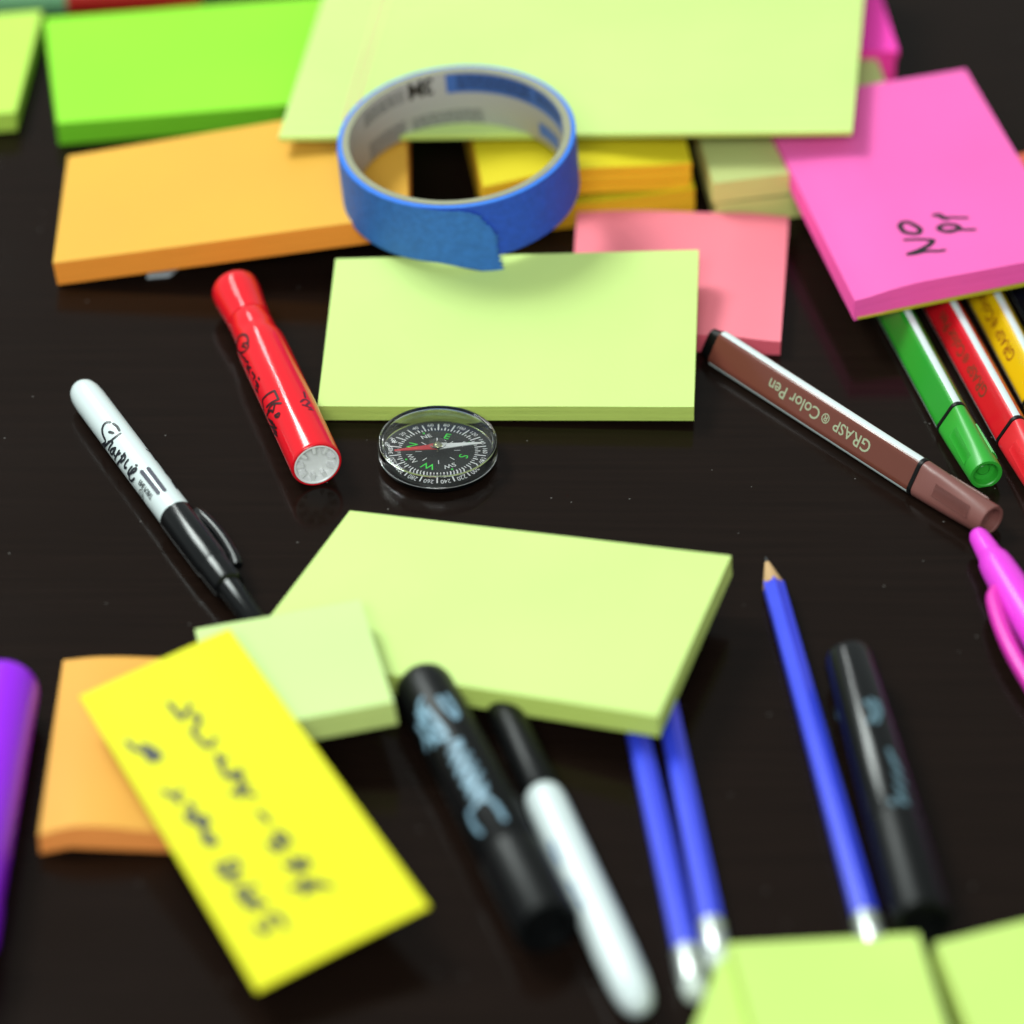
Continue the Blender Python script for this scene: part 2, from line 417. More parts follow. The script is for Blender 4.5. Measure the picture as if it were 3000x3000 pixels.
pad("lime_note_pad", "lime pad sloping over the blue pencils below the compass", [(-51.78, -14.92, 12.0), (68.18, -49.7, 21.0), (43.33, -124.55, 19.0), (-82.15, -81.86, 9.0)], 8.0, 'lime')
pad("small_note_pad", "small square mint pad over the corner of the sloping lime pad", [(-97.07, -79.24, 15.5), (-46.51, -73.28, 22.5), (-35.13, -121.8, 22.5), (-86.19, -128.54, 15.5)], 9.0, 'mint')
pad("orange_note_pad", "square orange pad with rippled front edge under the yellow note", [(-137.35, -85.2, 8.5), (-60.62, -84.05, 8.5), (-61.45, -164.12, 8.5), (-137.6, -163.83, 8.5)], 7.6, 'orange_deep',
    wave=lambda u, v: (2.3 * sm(u, 0, .16) * (1 - sm(u, .2, .5)) - 1.0 * (1 - sm(u, 0, .07))) * (0.35 + 0.65 * sm(v, 0.5, 1)) , wave_down=0.8)
no_, nno, lno, ptn = pad("yellow_note", "bright yellow note with blurred handwriting, leaning on orange and mint pads", [(-128.85, -117.51, 21.0), (-85.25, -93.03, 27.0), (-23.25, -203.17, 16.0), (-70.74, -230.65, 9.5)], 0.7, 'note', cat="sticky note", layers=2,
    wave=lambda u, v: 0.5 * math.sin(v * 3.1) + 0.3 * math.sin(u * 3.1))
note_ink = mat("green_black_ink", (14, 24, 22), rough=0.5)
strokes_on_pad("handwriting", [[(0.4328, 0.141), (0.438, 0.168), (0.4456, 0.2007)], [(0.4456, 0.1976), (0.5012, 0.1843), (0.5296, 0.171)], [(0.501, 0.2078), (0.5344, 0.2103), (0.5137, 0.2357), (0.4621, 0.2488), (0.4659, 0.2843), (0.4873, 0.3121), (0.5411, 0.2998)], [(0.5003, 0.3467), (0.5024, 0.3724), (0.5268, 0.3667)], [(0.4986, 0.3513), (0.4849, 0.3828), (0.4803, 0.4125), (0.51, 0.4323), (0.5414, 0.4176)], [(0.4987, 0.4164), (0.5584, 0.4211), (0.5361, 0.4431)], [(0.4547, 0.4691), (0.4993, 0.476), (0.5406, 0.4721), (0.5325, 0.4551)], [(0.5009, 0.4596), (0.4816, 0.4881)], [(0.5247, 0.4916), (0.5486, 0.5039)], [(0.5197, 0.5551), (0.5303, 0.5755), (0.5339, 0.5901)], [(0.5375, 0.628), (0.5626, 0.6444), (0.5669, 0.6698), (0.5225, 0.6626), (0.5154, 0.6395), (0.5379, 0.6291)], [(0.4666, 0.6475), (0.4868, 0.6741)], [(0.5324, 0.673), (0.4817, 0.6785)], [(0.4779, 0.7223), (0.5186, 0.7381), (0.5856, 0.7315), (0.5787, 0.7545), (0.5276, 0.752)], [(0.5394, 0.7132), (0.5089, 0.7564)], [(0.4357, 0.7875), (0.4915, 0.7971), (0.5633, 0.8016), (0.5624, 0.8165), (0.5068, 0.8126)], [(0.5205, 0.7795), (0.4821, 0.8209)], [(0.5696, 0.809), (0.6196, 0.8331)], [(0.1009, 0.1934), (0.1145, 0.2219), (0.1436, 0.2393)], [(0.1669, 0.2233), (0.2018, 0.2483), (0.2167, 0.2781), (0.162, 0.2759), (0.1604, 0.2436)], [(0.1802, 0.2387), (0.1921, 0.2697)], [(0.1278, 0.3786), (0.1629, 0.4024), (0.1742, 0.4268)], [(0.1697, 0.4041), (0.2131, 0.3998)], [(0.2137, 0.4429), (0.2167, 0.4651), (0.165, 0.471), (0.1815, 0.4966), (0.2439, 0.4966), (0.2412, 0.522), (0.1946, 0.5097)], [(0.1992, 0.4683), (0.2163, 0.5057)], [(0.2119, 0.5219), (0.2079, 0.544), (0.2277, 0.5799), (0.1833, 0.5691), (0.194, 0.5365)], [(0.1563, 0.6407), (0.1938, 0.6451), (0.2601, 0.6495), (0.2536, 0.6762), (0.206, 0.6795)], [(0.1971, 0.6497), (0.1903, 0.6875), (0.2321, 0.7043)], [(0.1571, 0.6598), (0.2013, 0.7017)], [(0.1986, 0.7281), (0.2406, 0.7385), (0.2863, 0.7396)], [(0.2213, 0.7408), (0.226, 0.7812), (0.2237, 0.801)], [(0.1771, 0.7354), (0.1934, 0.7835)], [(0.2356, 0.7726), (0.2779, 0.7971)], [(0.1726, 0.8406), (0.1902, 0.8647), (0.2293, 0.8606), (0.2467, 0.8349), (0.2986, 0.8417), (0.3021, 0.8777)]], ptn, 54, 127, 1.75, note_ink, no_, lno)
pad("lime_note_pad", "lime pad at the bottom edge covering the pencil ends", [(61.03, -216.21, 13.0), (113.63, -212.08, 13.0), (122.19, -269.42, 13.0), (69.59, -273.55, 13.0)], 6, 'lime_warm', wave=lambda u, v: 1.4 * sm(u, .7, 1.1) * (1 - v) ** 2 + 0.8 * (1 - sm(u, -.1, .3)) * (1 - v) ** 2, wave_down=.5)
pad("lime_note_pad", "lime pad turned askew beneath the bottom edge lime pad", [(59.83, -208.75, 6.8), (112.1, -204.58, 6.8), (97.29, -254.68, 6.8), (45.02, -258.85, 6.8)], 6, 'lime_warm')
pad("lime_note_pad", "lime pad in the bottom right corner", [(118.33, -213.79, 12.0), (185.83, -190.36, 12.0), (197.42, -251.22, 12.0), (129.92, -274.65, 12.0)], 8, 'lime_warm')
# white slip of paper under the orange pad
sl = [Vector(p) for p in [(-127.48, 143.17, 0.8), (-113.25, 146.4, 0.8), (-120.1, 135.47, 0.8), (-128.03, 134.19, 0.8)]]
tag(obj("paper_slip", sl + [p - Vector((0, 0, .6)) for p in sl], [(0, 1, 2, 3), (7, 6, 5, 4)] + [(i, (i + 1) % 4, 4 + (i + 1) % 4, 4 + i) for i in range(4)], mat("white_paper", (215, 225, 232), rough=.7), loc=sl[0] - Vector((0, 0, .8))),
    "white paper slip peeking out under the tilted orange pad", "paper")

# ------------------------------------------------------------------ roll of blue tape
tape_blue = mat("tape_crepe", (44, 90, 214), rough=0.6, spec=0.3, noise_scale=420, noise_amt=0.32, bump=0.8, bump_scale=800)
tape_edge = mat("tape_edge", (60, 134, 246), rough=0.55, spec=0.3, noise_scale=300, noise_amt=.1)
flap_lit_blue = mat("tape_flap_lit", (60, 124, 214), rough=0.6, spec=0.3, noise_scale=420, noise_amt=0.32, bump=0.8, bump_scale=800)  # same tape, lighter blue: light on the lifted end is put into the colour
card = mat("cardboard", (166, 166, 140), rough=0.85, spec=0.15, noise_scale=500, noise_amt=.12)
card_in = mat("core_paper", (206, 202, 200), rough=0.5, spec=0.35)
TM = Matrix(((0.99729, -0.00553, 0.07335), (0.0, 0.99717, 0.07516), (-0.07356, -0.07496, 0.99447))).transposed().to_4x4()
TM.translation = Vector((-19.31, 152.76, 47.8)) * S - TM.to_3x3() @ Vector((0, 0, 23.4)) * S
tape = tag(empty("tape_roll", TM), "roll of blue masking tape with torn loose end", "tape")
RO, RM, RI, TH = 41.5, 39.9, 37.4, 23.4
v, f = tube([(0.3, RO), (TH - 0.3, RO)], [(TH, RO - .3), (TH, RM), (0, RM), (0, RO - .3)], 128)
n_ = 128
o = obj("tape_winding", v, f, [tape_blue, tape_edge], tape, smooth=True, fmat=[0] * n_ + [1] * (n_ * 5))
v, f = tube([(-0.1, RM - .02), (TH + 0.25, RM - .02)], [(TH + .25, RI + .2), (TH, RI), (0.2, RI), (-0.1, RI + .2)], 128)
obj("cardboard_core", v, f, [card, card_in], tape, smooth=True, fmat=[0] * (n_ * 3) + [1] * n_ + [0] * (n_ * 2))
# loose end
edge = [(-88.3, -1.16), (-82.0, -2.67), (-77.5, -5.85), (-73.9, -10.66), (-72.3, -14.26), (-71.5, -16.65), (-72.7, -17.87), (-72.2, -19.9), (-71.8, -22.52), (-70.8, -25.75), (-69.9, -29.43)]
fine = smooth_line([(a, h, 0) for a, h in edge], 0.55)
rj = random.Random(11)
edge = [(p.x + rj.uniform(-.8, .8) + 0.7 * math.sin(i * 1.9), p.y) for i, p in enumerate(fine)]
NV = len(edge); V = []; F = []
a_start = -175.0
NU = 40
for j, (ae, he) in enumerate(edge):
    t = j / (NV - 1)
    h_left = -0.05 - (TH - 0.1) * t
    for i in range(NU + 1):
        u = i / NU
        a = a_start + (ae - a_start) * u
        h = h_left + (he - h_left) * sm(u, 0.68, 1.0)
        lift = 0.25 + 1.3 * sm(u, 0.86, 1.0) * (0.1 + 0.9 * t)
        V.append(((RO + lift) * math.cos(math.radians(a)), (RO + lift) * math.sin(math.radians(a)), TH + h))
for j in range(NV - 1):
    for i in range(NU):
        a = j * (NU + 1) + i; F.append((a, a + 1, a + NU + 2, a + NU + 1))
fl = obj("loose_end", V, F, flap_lit_blue, tape, smooth=True)
md = fl.modifiers.new("thickness", 'SOLIDIFY'); md.thickness = 0.00015; md.offset = 1
# print inside the core
pr_blue = mat("print_blue", (74, 118, 200), rough=.5); pr_dark = mat("print_dark", (40, 54, 96), rough=.5); pr_black = mat("print_black", (34, 32, 34), rough=.5); pr_grey = mat("print_grey", (108, 108, 106), rough=.6)
def core_patch(name, a0, a1, h0, h1, m, lift=0.08, n=14):
    V, F = [], []
    for i in range(n + 1):
        a = math.radians(a0 + (a1 - a0) * i / n)
        for h in (h0, h1): V.append(((RI - lift) * math.cos(a), (RI - lift) * math.sin(a), h))
    for i in range(n): F.append((2 * i, 2 * i + 1, 2 * i + 3, 2 * i + 2))
    return V, F
def core_print(name, patches, m, lift):
    V, F = [], []
    for p in patches:
        v, f = core_patch(name, *p, m, lift); b = len(V); V += v; F += [tuple(i + b for i in q_) for q_ in f]
    return obj(name, V, F, m, tape)
# angles: 90 = far side; the picture's left wall is about 150-190, right wall about 0-30
core_print("blue_print_panel", [(97, 12, 14.5, 22.8), (42, 22, 3.0, 8.6)], pr_blue, 0.08)
rg = random.Random(3)
bars = []
for row in range(5):
    a = 91
    while a > 47:
        b_ = a - rg.uniform(3, 7); bars.append((a, max(b_, 46), 21.8 - row * 1.25, 21.1 - row * 1.25)); a = b_ - 0.9
for row in range(4):
    a = 43
    while a > 16:
        b_ = a - rg.uniform(3, 7); bars.append((a, max(b_, 15), 21.6 - row * 1.3, 20.9 - row * 1.3)); a = b_ - 0.9
core_print("dark_small_print", bars, pr_dark, 0.16)
bars = []
for (A0, A1, H, R_) in ((152, 121, 21.2, 5), (150, 122, 7.6, 6), (118, 78, 7.0, 5)):
    for row in range(R_):
        a = A0
        while a > A1:
            b_ = a - rg.uniform(2.5, 6); bars.append((a, max(b_, A1), H - row * 1.2, H - 0.65 - row * 1.2)); a = b_ - 0.8
core_print("grey_small_print", bars, pr_grey, 0.08)
V, F = text_geo("3M", 8.2, None, 0.9, 0.22)
mxu = max(p[0] for p in V)
# upside down as in the picture
obj("brand_lettering", [((RI - .1) * math.cos(math.radians(103.5) + (x - mxu * 0 ) / RI * 1.0), (RI - .1) * math.sin(math.radians(103.5) + x / RI), 22.2 - y * 1.2) for x, y, z in V], F, pr_black, tape)

# ------------------------------------------------------------------ pens
def plastic(name, col, rough=0.22, coat=0.0, spec=.5):
    return mat(name, col, rough=rough, spec=spec, noise_scale=30, noise_amt=.03, coat=coat)
M_black = plastic("black_plastic", (12, 13, 15), 0.2, spec=.34)
M_black_soft = plastic("black_plastic_satin", (12, 13, 14), 0.42, spec=.2)
M_white = plastic("white_plastic", (232, 244, 244), 0.28)
M_red = plastic("red_plastic", (250, 26, 42), 0.12)

# white fine-point marker
mtx, L1 = pen_frame((-145.02, 61.78, 5.6), (-107.35, -10.36, 5.6))
ws = tag(empty("marker_pen", mtx), "white barrelled fine point marker with black cap lying at the left", "marker", "white barrelled black markers")
wb = [(0, .2), (0.25, 2.0), (1.2, 3.6), (2.8, 4.6), (5.5, 5.25), (10, 5.5), (L1 * .5, 5.6), (L1, 5.6)]
v, f = lathe(wb); obj("barrel", v, f, M_white, ws, smooth=True)
cp = [(L1 - .6, 5.62), (L1 - .5, 5.95), (L1 + .2, 6.05), (L1 + 28, 5.75), (L1 + 29, 5.45), (L1 + 29.5, 5.4), (L1 + 39, 5.15), (L1 + 40, 4.85), (L1 + 40.3, 4.0), (L1 + 42, 3.8), (L1 + 60, 3.3), (L1 + 61, 2.6)]
v, f = lathe(cp); wc = obj("cap", v, f, M_black, ws, smooth=True)
pts = [(L1 + 3.5, 5.4, 2.4), (L1 + 6, 6.0, 3.0), (L1 + 11, 6.7, 3.1), (L1 + 18, 7.1, 3.0), (L1 + 25, 6.9, 2.8), (L1 + 31, 6.3, 2.5), (L1 + 34, 5.6, 2.1)]
v, f = sweep([tuple(p) for p in smooth_line(pts, 1.5)], 1.8, 12); obj("clip", v, f, M_black, wc, smooth=True)
strokes_on_pen("brand_lettering", [[(36.27, 97.7), (33.92, 95.7), (31.73, 99.7)], [(30.46, 104.9), (29.46, 114.9), (29.59, 130.5), (30.66, 144.8), (32.73, 153.9), (34.6, 157.7), (34.72, 168.4), (30.86, 205.3)], [(33.93, 127.9), (35.76, 118.6)], [(37.82, 101.2), (38.0, 124.6), (36.77, 157.0), (32.61, 205.3)], [(36.52, 154.0), (37.85, 141.0), (38.97, 141.2), (38.56, 158.7), (38.06, 175.0)], [(41.6, 144.5), (40.16, 158.0), (39.5, 176.3), (41.3, 170.0), (41.78, 143.3), (42.1, 162.3), (43.04, 165.7)], [(44.12, 138.6), (44.02, 157.9), (43.23, 180.4)], [(44.1, 154.8), (45.31, 141.6)], [(47.06, 129.3), (47.17, 156.0), (43.94, 205.3)], [(46.73, 144.2), (47.88, 132.3), (48.95, 141.8), (47.85, 161.0)], [(50.63, 133.0), (50.55, 151.0), (50.89, 162.4), (52.02, 155.2)], [(55.19, 121.7), (55.69, 120.9)], [(54.28, 137.0), (53.97, 159.3), (53.86, 167.8)], [(54.37, 167.0), (56.89, 140.2), (56.83, 129.1), (55.87, 133.2), (55.33, 155.7), (55.31, 176.7), (57.25, 173.5), (58.58, 155.6)]], 5.65, 0.95, mat("barrel_print", (26, 30, 40), rough=.4), ws)
pri = bpy.data.materials["barrel_print"]
strokes_on_pen("barrel_stripes", [[(59.6, 95.9), (73.04, 96.3)], [(59.19, 120.0), (72.67, 117.7)]], 5.65, 1.4, mat("barrel_print_navy", (14, 16, 54), rough=.4), ws)
fa = [(61.59, 136.7), (71.71, 138.5)]
V, F = text_geo("FINE POINT", 2.6, 0.5, 1.0, 0.07)
mx = max(p[0] for p in V); k = (fa[1][0] - fa[0][0]) / mx
obj("point_lettering", [(fa[0][0] + x * k, 5.71 * math.cos(math.radians(fa[0][1] + 1) + y / 5.65), 5.71 * math.sin(math.radians(fa[0][1] + 1) + y / 5.65)) for x, y, z in V], F, pri, ws)
cc = (65.05, 177.1)
circ = [[(cc[0] + 1.7 * math.cos(t * math.pi / 8), cc[1] + math.degrees(1.7 * math.sin(t * math.pi / 8) / 5.65)) for t in range(17)],
        [(cc[0] - .9, cc[1] + 6), (cc[0] + .6, cc[1] + 7), (cc[0] + .8, cc[1] - 4), (cc[0] - .8, cc[1] - 6)]]
strokes_on_pen("seal_print", circ, 5.65, 0.3, pri, ws)
strokes_on_pen("side_print", [[(44.45, 36.6), (47.09, 26.0)], [(48.31, 50.0), (49.75, 26.0)], [(49.6, 34.6), (54.11, 39.6)], [(52.18, 26.0), (55.35, 26.0)], [(56.51, 26.0), (62.27, 40.3)], [(62.52, 38.4), (64.57, 26.0)], [(67.13, 40.6), (72.02, 47.8)], [(69.77, 43.9), (71.93, 35.8)]], 5.65, 0.7, pri, ws)

# red flip-chart marker
mtx, L1 = pen_frame((-95.51, 114.3, 8.6), (-63.57, 13.99, 8.6))
rm = tag(empty("marker_pen", mtx), "red flip chart marker with flared cap and white end plug", "marker")
v, f = lathe([(-1.2, .3), (-1.2, 7.6), (-0.6, 8.1), (0.3, 8.4), (5, 8.3), (10, 7.9), (16, 7.5), (19.6, 7.4)], 56); obj("cap", v, f, M_red, rm, smooth=True)
v, f = lathe([(19.4, 6.8), (19.9, 7.2), (20.3, 7.36), (27, 7.45), (30.5, 7.65), (33, 8.15), (35, 8.45), (40, 8.6), (L1 - 1.0, 8.6), (L1 - .3, 8.45), (L1, 8.1), (L1, 7.65), (L1 - 3.5, 7.5)], 56)
obj("barrel", v, f, M_red, rm, smooth=True)
M_plug = plastic("white_end_plug", (255, 255, 255), 0.35)
v, f = lathe([(L1 - 3.6, 7.6), (L1 + .05, 7.55), (L1 + .15, 7.2), (L1 - .2, 6.8), (L1 - 2.6, 6.5), (L1 - 2.8, 0.2)], 48); pl = obj("end_plug", v, f, M_plug, rm, smooth=True)
for k in range(9):
    a = 2 * math.pi * k / 9 + .3
    V, F = [], []
    for s in (L1 - 2.7, L1 - .35):
        for r, w_ in ((6.75, .62), (4.3, .5)):
            for e in (-1, 1):
                V.append((s, r * math.cos(a) - e * w_ * math.sin(a), r * math.sin(a) + e * w_ * math.cos(a)))
    F = [(0, 1, 3, 2), (4, 6, 7, 5), (0, 4, 5, 1), (2, 3, 7, 6), (0, 2, 6, 4), (1, 5, 7, 3)]
    obj("rib", V, F, M_plug, pl)
rink = mat("red_barrel_print", (52, 8, 18), rough=.35)
strokes_on_pen("brand_lettering", [[(40.29, 131.5), (37.6, 128.3), (34.98, 133.8), (33.48, 147.1), (34.2, 161.1), (35.77, 172.5), (39.19, 167.5)], [(39.19, 167.5), (41.95, 150.9), (42.19, 136.3), (40.01, 135.8), (38.31, 146.7)], [(38.71, 151.1), (41.14, 142.6)], [(40.22, 166.3), (42.86, 163.7)], [(43.0, 162.4), (45.27, 158.4)], [(45.19, 162.7), (47.69, 154.3), (48.32, 158.9)], [(47.86, 164.2), (51.25, 154.1)], [(48.02, 168.5), (51.03, 163.5), (50.95, 170.4)], [(53.2, 157.1), (55.95, 154.8), (56.04, 164.4)], [(55.57, 153.1), (56.92, 155.5)], [(58.9, 146.3), (60.09, 145.9)], [(58.23, 158.0), (61.32, 155.7)], [(59.65, 164.9), (61.75, 155.5), (61.6, 167.7)], [(59.71, 172.9), (62.83, 167.2)], [(68.16, 164.7), (70.94, 123.5)], [(70.94, 123.5), (76.08, 123.4)], [(76.08, 123.4), (73.18, 160.9)], [(68.16, 164.7), (70.6, 178.5), (70.31, 197.5)], [(75.11, 163.1), (75.9, 140.5), (78.62, 122.1)], [(76.73, 136.3), (78.43, 146.0)], [(74.55, 180.5), (76.58, 155.4), (78.6, 149.4)], [(80.85, 149.0), (82.05, 135.8), (83.09, 140.9), (81.74, 148.2)], [(76.94, 175.5), (81.52, 163.6)], [(78.94, 173.7), (83.6, 161.7)], [(79.12, 184.6), (85.62, 159.7)], [(82.5, 177.2), (86.81, 165.8)], [(84.05, 180.1), (87.69, 169.9)]], 8.62, 0.85, rink, rm)
strokes_on_pen("seal_print", [[(81.39, 80.3), (79.79, 68.7), (80.75, 59.2), (83.51, 71.4), (84.64, 60.9), (83.22, 79.4)], [(75.01, 60.7), (78.53, 64.7)], [(85.63, 69.5), (85.54, 60.2)]], 8.62, 0.8, mat("red_barrel_seal", (110, 10, 40), rough=.35), rm)

# three-sided felt pens
RIN, RC, AXH = 4.25, 2.75, 4.25 / 2 + 2.75
def tri(angle, sc=1.0, roundness=0.0):
    """point of a rounded triangle, one corner up"""
    best = None
    a = angle
    k = round((a - math.pi / 2) / (2 * math.pi / 3)); ca = math.pi / 2 + k * 2 * math.pi / 3
    d = (a - ca + math.pi) % (2 * math.pi) - math.pi          # -60..60 degrees from that corner
    half = math.radians(60)
    arc = math.radians(24)
    cy, cz = RIN * math.cos(ca), RIN * math.sin(ca)
    if abs(d) < arc:
        phi = ca + d / arc * half
        y, z = cy + RC * math.cos(phi), cz + RC * math.sin(phi)
    else:
        sg = 1 if d > 0 else -1
        e = (abs(d) - arc) / (half - arc)
        phi = ca + sg * half
        sy, sz = cy + RC * math.cos(phi), cz + RC * math.sin(phi)
        # towards middle of the face
        na = ca + sg * half; rr = RIN / 2 + RC
        my, mz = rr * math.cos(na), rr * math.sin(na)
        y, z = sy + (my - sy) * e, sz + (mz - sz) * e
    y *= sc; z *= sc
    if roundness:
        r0 = 5.6 * sc; y = y * (1 - roundness) + r0 * math.cos(a) * roundness; z = z * (1 - roundness) + r0 * math.sin(a) * roundness
    return y, z

def felt_pen(name, label, p_ring, direction, back, col, capcol, text_col=None, ribs=True):
    """p_ring = axis point on the table at the ring between barrel and cap (mm); direction = unit (x, y)"""
    d = Vector((direction[0], direction[1], 0)).normalized()
    pr = Vector((p_ring[0], p_ring[1], AXH + .05))
    mtx, _ = pen_frame(pr - d * back, pr)
    root = tag(empty(name, mtx), label, "felt pen", "felt tip colour pens")
    mb = plastic("felt_barrel_%d_%d_%d" % col, col, 0.24); mc = plastic("felt_cap_%d_%d_%d" % capcol, capcol, 0.38)
    L = back
    v, f = lathe([(0, .97), (0.4, 1.0), (L - .7, 1.0), (L - .4, .96)], 90, xsec=lambda a, r: tri(a, r)); obj("barrel", v, f, mb, root, smooth=True)
    v, f = lathe([(-5.5, .30), (-5.3, .62), (-4.6, .78), (-.3, .9), (-.3, .97), (0.1, .97)], 60, xsec=lambda a, r: tri(a, r)); obj("end_plug", v, f, M_black_soft, root, smooth=True)
    v, f = lathe([(L - .6, .9), (L - .6, 1.03), (L + .8, 1.03), (L + .8, .9)], 90, xsec=lambda a, r: tri(a, r)); obj("collar_ring", v, f, M_black_soft, root, smooth=True)
    CL = 31
    V, F = [], []
    prof = [(L + .7, .94, 0), (L + 1.2, 1.0, 0.0), (L + 8, 1.0, .15), (L + 20, 1.0, .55), (L + CL - 1, 1.0, .95), (L + CL, .97, 1), (L + CL, .80, 1), (L + CL - .3, .74, 1), (L + CL - 3.2, .70, 1), (L + CL - 3.4, .45, 1), (L + CL - 2.6, .30, 1), (L + CL - 2.6, .03, 1)]
    n = 72
    for s, sc, ro in prof:
        for k in range(n):
            y, z = tri(2 * math.pi * k / n, sc, ro); V.append((s, y, z))
    for i in range(len(prof) - 1):
        for k in range(n): F.append((i * n + k, i * n + (k + 1) % n, (i + 1) * n + (k + 1) % n, (i + 1) * n + k))
    F.append(tuple(range(n))[::-1]); F.append(tuple((len(prof) - 1) * n + k for k in range(n)))
    cap = obj("cap", V, F, mc, root, smooth=True)
    if ribs:
        for fa in (150, 30):
            V, F = [], []
            for r_ in range(-4, 5):
                b0 = len(V)
                for s in (L + 9, L + 25):
                    ro = .15 + .4 * (s - L - 8) / 12 if s < L + 20 else .8
                    for da, up in ((-1.2, 0), (0, .5), (1.2, 0)):
                        y, z = tri(math.radians(fa + r_ * 4.6 + da), 1, ro); l = math.hypot(y, z)
                        V.append((s, y * (1 + (up - .05) / l), z * (1 + (up - .05) / l)))
                F += [(b0, b0 + 1, b0 + 4, b0 + 3), (b0 + 1, b0 + 2, b0 + 5, b0 + 4), (b0, b0 + 2, b0 + 1), (b0 + 3, b0 + 4, b0 + 5)]
            obj("grip_ribs", V, F, mc, cap)
    # white line along each rounded edge
    for ca in (90, 210, 330):
        V, F = [], []
        for s in (0.6, L - .8):
            for da in range(-5, 6):
                y, z = tri(math.radians(ca + da * 2.0), 1); l = math.hypot(y, z); V.append((s, y * (1 + .05 / l), z * (1 + .05 / l)))
        for i in range(10): F.append((i, i + 1, 12 + i, 11 + i))
        obj("white_stripe", V, F, M_white, root, smooth=True)
    if text_col:
        mt = mat("foil_%d_%d_%d" % text_col, text_col, rough=.35, metal=.0)
        na = math.radians(150); rr = RIN / 2 + RC
        nrm = Vector((0, math.cos(na), math.sin(na))); dn = Vector((0, math.cos(na + math.pi / 2), math.sin(na + math.pi / 2)))
        u0 = L - 20
        for nm, body, size, adv, sp in (("brand_lettering", "GR", 6.2, 0, 1), ("brand_lettering", "ASP", 5.4, 8.7, 1.0), ("registered_mark", "\u00ae", 4.6, 20.0, 1), ("pen_lettering", "Color Pen", 6.0, 24.4, 1.0)):
            V, F = text_geo(body, size, None, sp, 0.06)
            obj(nm, [Vector((u0 - (adv + x) * .98, 0, 0)) + nrm * (rr + .05) + dn * (y - 2.0) for x, y, z in V], F, mt, root)
    return root
def axis_from_apex(a, b):
    a = Vector(a); b = Vector(b); d = (b - a); d.z = 0
    return b, d.normalized()
p, d = axis_from_apex((71.33, 85.08, 11.2), (133.72, 12.18, 11.2))
felt_pen("felt_pen", "brown three-sided felt pen with gold lettering lying on bare table", p, d, 95.95270762203639, (122, 66, 54), (136, 84, 78), (176, 184, 150))
p, d = axis_from_apex((134.88, 98.11, 11.2), (147.59, 43.69, 11.2))
felt_pen("felt_pen", "green felt pen coming out from under the pink pad", p, d, 108, (44, 164, 46), (52, 178, 52))
p, d = axis_from_apex((151.35, 102.22, 11.2), (166.6, 36.04, 11.2))
felt_pen("felt_pen", "red felt pen between the green and yellow felt pens", p, d, 108, (232, 26, 40), (244, 40, 50), (112, 62, 40))
p2 = Vector((167.24, 105.73, 11.2)); p3 = Vector((172.99, 78.04, 11.2))
d2 = (p3 - p2); d2.z = 0; d2.normalize()
felt_pen("felt_pen", "yellow felt pen at the right edge beside the red felt pen", p2 + d2 * 50, d2, 108, (246, 204, 14), (246, 210, 20), (146, 66, 20))
felt_pen("felt_pen", "navy felt pen, barely visible at the right edge past the yellow one", p2 + d2 * 46 + Vector((15.4, 4.5, 0)), d2, 104, (9, 12, 34), (9, 12, 34))

# pencils
def pencil(label, p0, p1, tip=True, total=186):
    mtx, _ = pen_frame(p0, p1)
    root = tag(empty("pencil", mtx), label, "pencil", "blue pencils")
    paint = M_pblue
    hexs = lambda a, r: (r * math.cos(round(a / (math.pi / 3) - .5) * math.pi / 3 + math.pi / 6) * 0 + r * (math.cos(math.pi / 6) / math.cos((a + math.pi / 6) % (math.pi / 3) - math.pi / 6)) * math.cos(a),
                         r * (math.cos(math.pi / 6) / math.cos((a + math.pi / 6) % (math.pi / 3) - math.pi / 6)) * math.sin(a))
    F_ = total - 18
    v, f = lathe([(0, .25), (.6, .45), (3.4, .95)], 24); obj("lead", v, f, mat("graphite", (46, 46, 50), rough=.4) if "graphite" not in bpy.data.materials else bpy.data.materials["graphite"], root, smooth=True)
    v, f = lathe([(3.3, .95), (15.5, 3.55)], 36); obj("sharpened_wood", v, f, M_wood, root, smooth=True)
    v, f = lathe([(13.4, 3.0), (14.8, 3.75), (F_, 3.75)], 48, xsec=hexs); obj("shaft", v, f, paint, root, smooth=True)
    pr = [(F_ - .5, 3.7), (F_, 3.95)]
    for k in range(3): pr += [(F_ + 1.2 + k * 1.4, 3.95), (F_ + 1.5 + k * 1.4, 3.35), (F_ + 2.0 + k * 1.4, 3.35), (F_ + 2.3 + k * 1.4, 3.95)]
    pr += [(F_ + 9, 3.95), (F_ + 9.3, 3.65), (F_ + 10, 3.65), (F_ + 10.3, 3.95), (F_ + 12.5, 3.9)]
    v, f = lathe(pr, 36); obj("ferrule", v, f, M_ferrule, root, smooth=True)
    v, f = lathe([(F_ + 12, 3.3), (F_ + 16, 3.35), (F_ + 17.4, 2.9), (F_ + 18, 1.6)], 36); obj("eraser", v, f, M_eraser, root, smooth=True)
    return root
M_pblue = plastic("pencil_blue", (66, 84, 255), 0.3); M_wood = mat("cedar", (214, 172, 120), rough=.7, noise_scale=200, noise_amt=.15)
M_ferrule = mat("aluminium", (246, 252, 248), rough=.28, metal=.8); M_eraser = mat("eraser_white", (226, 236, 228), rough=.75)
pencil("blue pencil with pale sharpened tip showing, beside the black marker", (80.61, -28.74, 4.0), (99.37, -184.21, 4.0))
pencil("blue pencil under the sloping lime pad, left one of the pair", (29.01, -42.49, 4.0), (49.11, -209.28, 4.0))
pencil("blue pencil under the sloping lime pad, right one of the pair", (39.88, -30.95, 4.0), (56.58, -198.12, 4.0))

